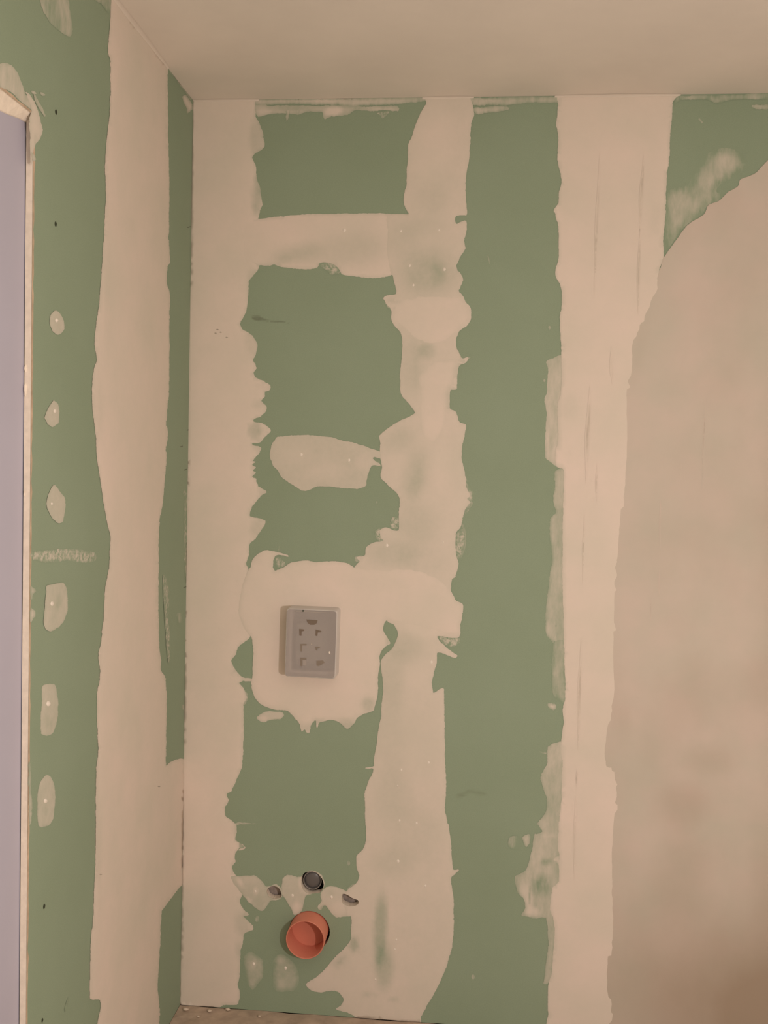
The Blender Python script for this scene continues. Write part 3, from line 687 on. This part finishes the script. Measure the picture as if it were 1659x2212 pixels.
film('scuff_mark', WB, 'back', Z5([(130,1488),(170,1480),(230,1510),(320,1518),(385,1532),(380,1540),(300,1535),(200,1528),(140,1520)]), mat=M_sc, cover=.7, edge_cover=0, feather=2.5, grid=3, h=.0001, label='faint dark scuff on the green board below the band')
film('scuff_mark', WB, 'back', MM([(1440,780),(1480,745),(1540,730),(1610,740),(1640,760),(1600,775),(1540,765),(1480,790)]), mat=M_sc, cover=.32, edge_cover=0, feather=6, grid=4, h=.0001)
film('scuff_mark', WL, 'left', L6([(440,900),(460,820),(475,815),(465,880),(450,915)]), mat=M_sc, cover=.4, edge_cover=0, feather=2, grid=3, h=.0001)

# ================================================================= COMPOUND ON THE LEFT WALL
lbL = A1([(712,-40),(705,100),(695,240),(688,330),(705,400),(703,600),(698,750),(680,900),(668,1080),(675,1230),(665,1450)]) \
  + L1([(610,150),(600,300),(590,430),(565,620),(563,680),(575,760),(550,870),(548,1000)]) + L2([(555,110),(570,230),(580,380),(600,520),(635,730),(657,830),(652,960)]) \
  + L3([(650,20),(625,150),(618,300),(600,460),(585,530),(595,650),(580,750),(578,960),(585,1106)]) + L4([(575,200),(570,450),(570,700),(560,950)]) \
  + L6([(640,250),(625,400),(620,500),(618,820),(685,832),(687,900),(685,1060)])
lbR = A1([(1066,400),(1072,470),(1072,600),(1075,850),(1082,1150),(1080,1450)]) + L1([(1005,40),(1015,185),(1000,210),(993,300),(1013,390),(1010,500),(1010,900)]) \
  + L2([(1000,50),(993,150),(1003,220),(992,290),(990,400),(970,620),(950,760),(945,1106)]) + L3([(945,300),(950,480),(960,560),(960,630),(985,670),(995,850),(990,1106)]) \
  + L4([(990,200),(1010,185),(1045,170),(1100,168)]) + [(402,1780)] + L4([(1092,895),(1060,945),(1010,1010),(965,1070)]) + L6([(1110,235),(1105,400),(1085,720),(1065,1060)])
film('compound_band', WL, 'left', lbL + lbR[::-1] + [(280,30), (245,-40)], cover=.98, grid=7, edge_cover=.8, feather=2.5, label='tall cream compound band over the board joint on the side wall',
     spots=[(232,640,14,200,0,-.08,.9),(212,880,14,120,0,-.12,.9),(212,1850,10,200,0,-.15,.9)])
sp = []
sp.append((film('compound_spot', WL, 'left', L1([(300,500),(325,473),(350,480),(378,530),(382,580),(360,610),(338,617),(310,595),(293,545)]), cover=.55, edge_cover=.85, grid=4, jit=.4, label='highest compound spot beside the doorway'), (121,692,5)))
sp.append((film('compound_spot', WL, 'left', L2([(318,12),(345,35),(352,80),(348,150),(310,175),(280,155),(263,115),(285,60)]), cover=.55, edge_cover=.85, grid=4, jit=.5, smooth=False, label='kite-shaped compound spot beside the doorway'), (117,888,5)))
sp.append((film('compound_spot', WL, 'left', L2([(318,520),(350,550),(385,600),(388,650),(375,735),(345,745),(310,720),(280,660),(273,620),(285,580)]), cover=.52, edge_cover=.85, grid=4, jit=.5, label='pointed compound spot with a dark screw hole'), (110.5,1088,3.5)))
sp.append((film('compound_spot', WL, 'left', L3([(275,125),(340,110),(375,108),(393,140),(402,200),(398,280),(370,350),(300,397),(268,380),(257,330),(265,240),(272,160)]), cover=.50, edge_cover=.8, grid=4, jit=.6, spots=[(125,1300,10,30,10,-.12,.8),(140,1300,5,40,0,.08,.8)], label='largest compound spot, below the chalky scrape'), (111,1304,6)))
sp.append((film('compound_spot', WL, 'left', L3([(255,725),(320,712),(335,740),(347,830),(340,930),(320,1000),(280,1020),(245,1005),(240,930),(250,820)]), cover=.50, edge_cover=.85, grid=4, jit=.6, spots=[(104,1560,14,20,0,-.1,.8)], label='long compound spot, second from the floor'), (104,1520,6)))
sp.append((film('compound_spot', WL, 'left', L4([(275,260),(300,270),(320,310),(330,400),(318,520),(290,560),(235,567),(222,500),(225,370),(240,300)]), cover=.50, edge_cover=.85, grid=4, jit=.6, spots=[(97,1750,10,16,0,-.1,.8)], label='lowest compound spot beside the doorway'), (97.6,1730,5)))
for f_, d_ in sp: dots(f_, 'left', [d_])
scrape('left', L2([(185,925),(230,915),(330,905),(430,900),(520,915),(568,925),(566,970),(500,985),(400,970),(280,985),(190,960)]), .55, mat=M_chalk, ec=.3, fe=8, label='chalky horizontal scrape on the side wall beside the doorway', g=3)
scrape('left', A1([(250,-20),(425,-20),(445,60),(465,180),(455,232),(400,215),(345,175),(290,100),(262,30)]), .26, ec=.7, label='thin pale smear at the top of the side wall', spots=[(92,20,6,30,-20,.25,.8),(142,20,7,40,-15,.18,.8),(120,60,14,25,0,-.06,.8),(152,55,5,25,-10,.1,.8)])
scrape('left', A1([(600,-20),(715,-20),(712,60),(690,80),(650,30)]), .30)
scrape('left', A1([(-10,415),(40,402),(70,420),(115,475),(140,540),(160,600),(200,670),(213,712),(120,640),(60,585),(-10,545)]), .50, ec=.8, label='thin smear over the doorway head', spots=[(14,150,10,16,0,.1,.8),(60,225,10,12,0,.15,.8)])
scrape('left', A1([(160,590),(185,600),(215,650),(250,740),(262,790),(272,830),(262,870),(245,905),(225,925),(215,960),(205,1000),(195,1060),(190,900),(185,760),(200,700)]), .85, mat=M_film, ec=.7, label='cream filler dab at the top corner of the doorway', spots=[(75,300,6,20,0,-.25,.8)])
scrape('left', A1([(195,582),(215,583),(230,600),(205,600)]), .8, g=3, jit=.4)
scrape('left', A1([(252,592),(275,595),(288,608),(265,612)]), .75, g=3, jit=.4)
scrape('left', A1([(212,600),(225,610),(262,680),(290,740),(285,750),(250,700),(225,650)]), .5, g=3, jit=.5)
scrape('left', A1([(195,975),(215,990),(222,1020),(205,1030)]), .8, g=3)
scrape('left', L3([(970,60),(990,80),(1008,140),(1005,300),(1015,450),(1015,580),(1000,580),(985,400),(972,200)]), .42, mat=M_chalk, ec=.3, fe=5, g=3, label='thin chalky streak beside the wall corner')
scrape('left', L3([(1055,290),(1085,295),(1088,340),(1065,345)]), .15, ec=.2)
scrape('left', L2([(1095,555),(1115,555),(1128,620),(1110,700),(1120,900),(1125,1106),(1108,1106),(1095,850),(1100,600)]), .3, mat=M_chalk, g=3)
scrape('left', A1([(1165,625),(1190,610),(1225,660),(1235,700),(1222,710),(1200,725),(1192,690)]), .8, mat=M_film, g=3)
scrape('left', A1([(1085,460),(1100,480),(1160,555),(1195,605),(1215,640),(1225,640),(1180,560),(1110,470)]), .55, g=3)
scrape('left', L3([(1088,835),(1096,835),(1096,865),(1088,865)]), .9, g=3, jit=.3)
scrape('left', L3([(180,130),(210,145),(212,160),(195,180),(190,205),(180,210)]), .45, g=3)
scrape('left', L3([(180,262),(212,290),(200,325),(180,342)]), .65, g=3)
scrape('left', L4([(168,180),(182,190),(180,330),(190,430),(185,540),(172,560),(170,400)]), .55, g=3, ec=.4)
for x, y in ((407.5, 928), (392, 964), (401, 1014), (400, 1268), (409, 490)):
    sliver('cut_nick', 'left', [(x-4, y+1), (x+2, y-1.2), (x+2.5, y+.4), (x-3.5, y+2.2)], M_scuff, WL, 0.0009)
for x, y in ((470, 712), (477, 718), (466, 720), (490, 729), (342, 1699), (216, 1889)):
    sliver('grit_mark', 'back' if x > 420 else 'left', [(x-3, y), (x, y-1.5), (x+3, y), (x, y+1.5)], M_groove, WB if x > 420 else WL, 0.0022)

# ================================================================= THINGS
# orange waste pipe
def tube(bm, r_out, r_in, y0, y1, seg=72, closed=False):
    rings = []
    prof = [(r_out, y1), (r_out, y0 + .001), (r_out - .0006, y0), (r_in + .0006, y0), (r_in, y0 + .001), (r_in, y1)]
    for r, y in prof: rings.append([bm.verts.new((r * math.cos(t), y, r * math.sin(t))) for t in np.linspace(0, 2*math.pi, seg + 1)[:-1]])
    for a, b in zip(rings, rings[1:]):
        for i in range(seg): bm.faces.new([a[i], a[(i+1) % seg], b[(i+1) % seg], b[i]])
wp = thing('waste_pipe', 'open orange plastic waste pipe sticking out low on the wall', 'pipe', (pipe_c[0], 0, pipe_c[2]))
bm = bmesh.new(); tube(bm, PIPE_R, PIPE_R - 0.0032, -0.060, 0.10)
from_bm('pipe_barrel', bm, M_pipe, wp, True)
bm = bmesh.new(); bmesh.ops.create_cone(bm, cap_ends=True, segments=60, radius1=PIPE_R - .0034, radius2=PIPE_R - .0034, depth=.004, matrix=Matrix.Translation((0, .018, 0)) @ Matrix.Rotation(math.pi/2, 4, 'X'))
from_bm('pipe_end_stop', bm, M_pipe, wp)
# flush pipe socket
fp = on_y([(676, 1899)], 0.02)[0]
fpt = thing('flush_pipe_socket', 'dark grey capped pipe end inside the round hole above the orange pipe', 'pipe', (fp[0], 0, fp[2]))
bm = bmesh.new(); tube(bm, .0268, .0235, 0.010, 0.12, 48); from_bm('socket_rim', bm, M_gpipe, fpt, True)
bm = bmesh.new(); tube(bm, .0262, .0243, 0.0085, 0.0115, 48); o = from_bm('seal_ring', bm, M_seal, fpt, True); o['label'] = 'lighter grey sealing ring'
bm = bmesh.new(); bmesh.ops.create_uvsphere(bm, u_segments=40, v_segments=20, radius=.0236)
for v in bm.verts: v.co = Vector((v.co.x, v.co.y * .35 + .0195, v.co.z))
from_bm('end_cap', bm, M_gpipe, fpt, True)

# cistern cover box
def plastic(name, col, mixfac, rough=.35):
    mt, nt, b = newmat(name); b.inputs['Base Color'].default_value = col; b.inputs['Roughness'].default_value = rough
    b.inputs['Specular IOR Level'].default_value = .45
    t = N(nt, 'ShaderNodeBsdfTransparent'); mx = N(nt, 'ShaderNodeMixShader'); out = nt.nodes['Material Output']
    mx.inputs[0].default_value = mixfac
    nt.links.new(t.outputs[0], mx.inputs[1]); nt.links.new(b.outputs[0], mx.inputs[2]); nt.links.new(mx.outputs[0], out.inputs[0])
    return mt
M_shell = plastic('milky_plastic', (0.58, 0.53, 0.50, 1), .40)
M_in = plain('inner_grey', (0.20, 0.19, 0.145, 1), .6)
M_pegc2 = plain('pale_rib', (0.52, 0.47, 0.41, 1), .5)  # pale tone of the top rib and one small dot
M_pegc = plain('pale_peg', (0.37, 0.33, 0.30, 1), .6)
M_mk1 = plain('clip_brown', (0.185, 0.145, 0.110, 1), .6)  # brown of the tab and upper clips seen through the plastic
M_mk2 = plain('clip_grey', (0.245, 0.205, 0.165, 1), .6)
M_in2 = plain('inner_pegs', (0.03, 0.028, 0.022, 1), .6)
fb = thing('flush_cistern_cover', 'translucent milky plastic cover box over the toilet flush opening', 'cover box', (bc[0], 0, bc[2]))
fb.rotation_euler = (0, brot, 0)
def rounded(w_, h_, r, seg=5):
    out = []
    for cx, cz, a0 in ((w_/2-r, h_/2-r, 0), (-w_/2+r, h_/2-r, 90), (-w_/2+r, -h_/2+r, 180), (w_/2-r, -h_/2+r, 270)):
        for k in range(seg + 1):
            t = math.radians(a0 + 90 * k / seg); out.append((cx + r * math.cos(t), cz + r * math.sin(t)))
    return out
bm = bmesh.new()
rings = []
for dw, y in ((0.000, -0.0018), (0.000, -0.004), (-0.001, -BP + .004), (-0.003, -BP + .001), (-0.006, -BP)):
    rings.append([bm.verts.new((x, y, z)) for x, z in rounded(bw + dw, bh + dw, .009)])
for a, b in zip(rings, rings[1:]):
    n = len(a)
    for i in range(n): bm.faces.new([a[i], a[(i+1) % n], b[(i+1) % n], b[i]])
sh = from_bm('cover_side', bm, plastic('milky_plastic_side', (0.66, 0.63, 0.60, 1), .93), fb, True)
bm = bmesh.new()
vs = [bm.verts.new((x, -BP + .0001, z)) for x, z in rounded(bw - .006, bh - .006, .0065)]; bm.faces.new(vs)
g = bmesh.ops.extrude_face_region(bm, geom=list(bm.faces))
for v in [q for q in g['geom'] if isinstance(q, bmesh.types.BMVert)]: v.co.y += .0008
from_bm('cover_front', bm, M_shell, fb)
# raised rim line near the top and the fine details seen through the plastic
bm = bmesh.new(); add_box(bm, -bw*.30, bw*.28, -BP-.0008, -BP, bh*.456, bh*.460); from_bm('top_rib', bm, M_pegc2, fb)
bm = bmesh.new(); add_box(bm, -bw*.30, bw*.28, -BP+.018, -BP+.022, -bh*.31, bh*.27)  # dark plate added behind the front to shade its centre
bmesh.ops.bevel(bm, geom=list(bm.edges), offset=.0015, segments=2, affect='EDGES')
from_bm('inner_shade_plate', bm, M_in, fb)
bm = bmesh.new()
add_box(bm, -bw/2+.009, bw/2-.009, .03, .034, -bh/2+.009, bh/2-.009); from_bm('recess_back', bm, M_in, fb)
def fpos(p):                                   # picture reading on the front face to the box's own axes
    q = BM.inverted() @ Vector(on_y([p], -BP)[0]); return q.x, q.z
def chip(name, pts, mat, y=-BP+.0022, th=.003):
    bm = bmesh.new(); vs = []
    for p in pts: x, z = fpos(p); vs.append(bm.verts.new((x, y, z)))
    bm.faces.new(vs); g = bmesh.ops.extrude_face_region(bm, geom=list(bm.faces))
    for v in [q for q in g['geom'] if isinstance(q, bmesh.types.BMVert)]: v.co.y += th
    return from_bm(name, bm, mat, fb)
chip('grip_tab', BX([(765,440),(950,450),(935,500),(900,525),(830,525),(790,495)]), M_mk1, y=-BP-.0004, th=.002)
for pts in ([(650,590),(730,600),(735,625),(690,632),(688,705),(655,700)], [(920,600),(1015,625),(1010,645),(955,650),(945,710),(915,700)],
            [(672,835),(770,835),(772,860),(700,862),(695,960),(672,955)], [(905,885),(990,888),(985,905),(950,912),(945,945),(925,940)],
            [(670,1065),(765,1065),(770,1088),(705,1092),(700,1205),(670,1195)], [(935,1110),(1040,1105),(1065,1140),(1010,1180),(960,1200),(930,1180)]):
    chip('clip_bracket', BX(pts), M_mk1 if pts[0][1] < 700 else M_mk2, y=-BP-.0003, th=.002)
chip('pale_peg', BX([(705,1095),(765,1095),(765,1190),(705,1185)]), M_pegc, y=-BP-.0003, th=.002)
chip('pin_hole', BX([(704,284),(726,284),(730,300),(716,316),(702,304)]), M_screw, y=-BP-.0014, th=.002)
chip('pale_dot', BX([(1135,960),(1152,955),(1158,990),(1145,1000),(1133,985)]), M_dot, y=-BP-.0014, th=.0014)  # specular dot on the front, painted as a pale chip
chip('pale_dot', BX([(840,830),(858,830),(858,850),(842,850)]), M_pegc2, y=-BP-.001, th=.001)

# dark screws in the side wall
def screw(px, py, label, r=.0042):
    c0 = on_x([(px, py)])[0]
    t = thing('drywall_screw', label, 'screw', (0, c0[1], c0[2]), 'bare screws in the side wall')
    bm = bmesh.new()
    prof = [(r, .0003), (r, .0009), (r*.75, .0013), (r*.35, .0011), (r*.3, .0002)]
    rings = [[bm.verts.new((x, q * math.cos(a_) * 1.0, q * 1.15 * math.sin(a_))) for a_ in np.linspace(0, 2*math.pi, 17)[:-1]] for q, x in prof]
    for a, b in zip(rings, rings[1:]):
        for i in range(16): bm.faces.new([a[i], a[(i+1) % 16], b[(i+1) % 16], b[i]])
    bm.faces.new(rings[-1])
    from_bm('screw_head', bm, M_screw, t)
    bm = bmesh.new(); bmesh.ops.create_cone(bm, cap_ends=True, segments=10, radius1=.0018, radius2=.0018, depth=.03, matrix=Matrix.Translation((-.0148, 0, 0)) @ Matrix.Rotation(math.pi/2, 4, 'Y'))
    from_bm('screw_shank', bm, M_screw, t)
screw(120.7, 242, 'black bare screw head right of the doorway top corner')
screw(119.8, 484, 'black bare screw head above the highest compound spot')
screw(110, 1081, 'dark screw head inside the pointed compound spot', .0030)
screw(95, 1958, 'black bare screw head below the lowest compound spot')
screw(91, 2204, 'black bare screw head nearest the floor in the side wall', .0034)

# crumbs of plaster at the foot of the wall
M_crumb = plain('plaster_crumb', (0.62, 0.52, 0.42, 1), .9, .1, 50, .15)
cr = np.random.RandomState(11)
names = []
for k, (x, y, s) in enumerate(((401,2182,.006),(452,2184,.0045),(492,2181,.005),(428,2196,.003),(560,2195,.0035))):
    r_ = ray([(x, y)])[0]; p0 = CAM + r_ * ((0.002 - CAM[2]) / r_[2]); p0[1] = min(p0[1], -s * 1.3)
    bm = bmesh.new(); bmesh.ops.create_icosphere(bm, subdivisions=2, radius=s)
    for v in bm.verts: v.co = Vector((v.co.x * 1.4, v.co.y, v.co.z * .7)) * (1 + cr.normal() * .12)
    lab = ('plaster crumb on the floor in the wall corner', 'plaster crumb on the floor at the foot of the corner strip', 'plaster crumb on the floor where the corner strip meets bare green board',
           'tiny plaster crumb on the floor near the corner crumb', 'tiny plaster crumb on the floor below the orange pipe')[k]
    o = from_bm('plaster_crumb', bm, M_crumb, None, True)
    zmin = min(v.co.z for v in o.data.vertices); o.location = (p0[0], p0[1], -zmin)
    o['label'] = lab; o['category'] = 'crumb'; o['group'] = 'plaster crumbs on the floor'
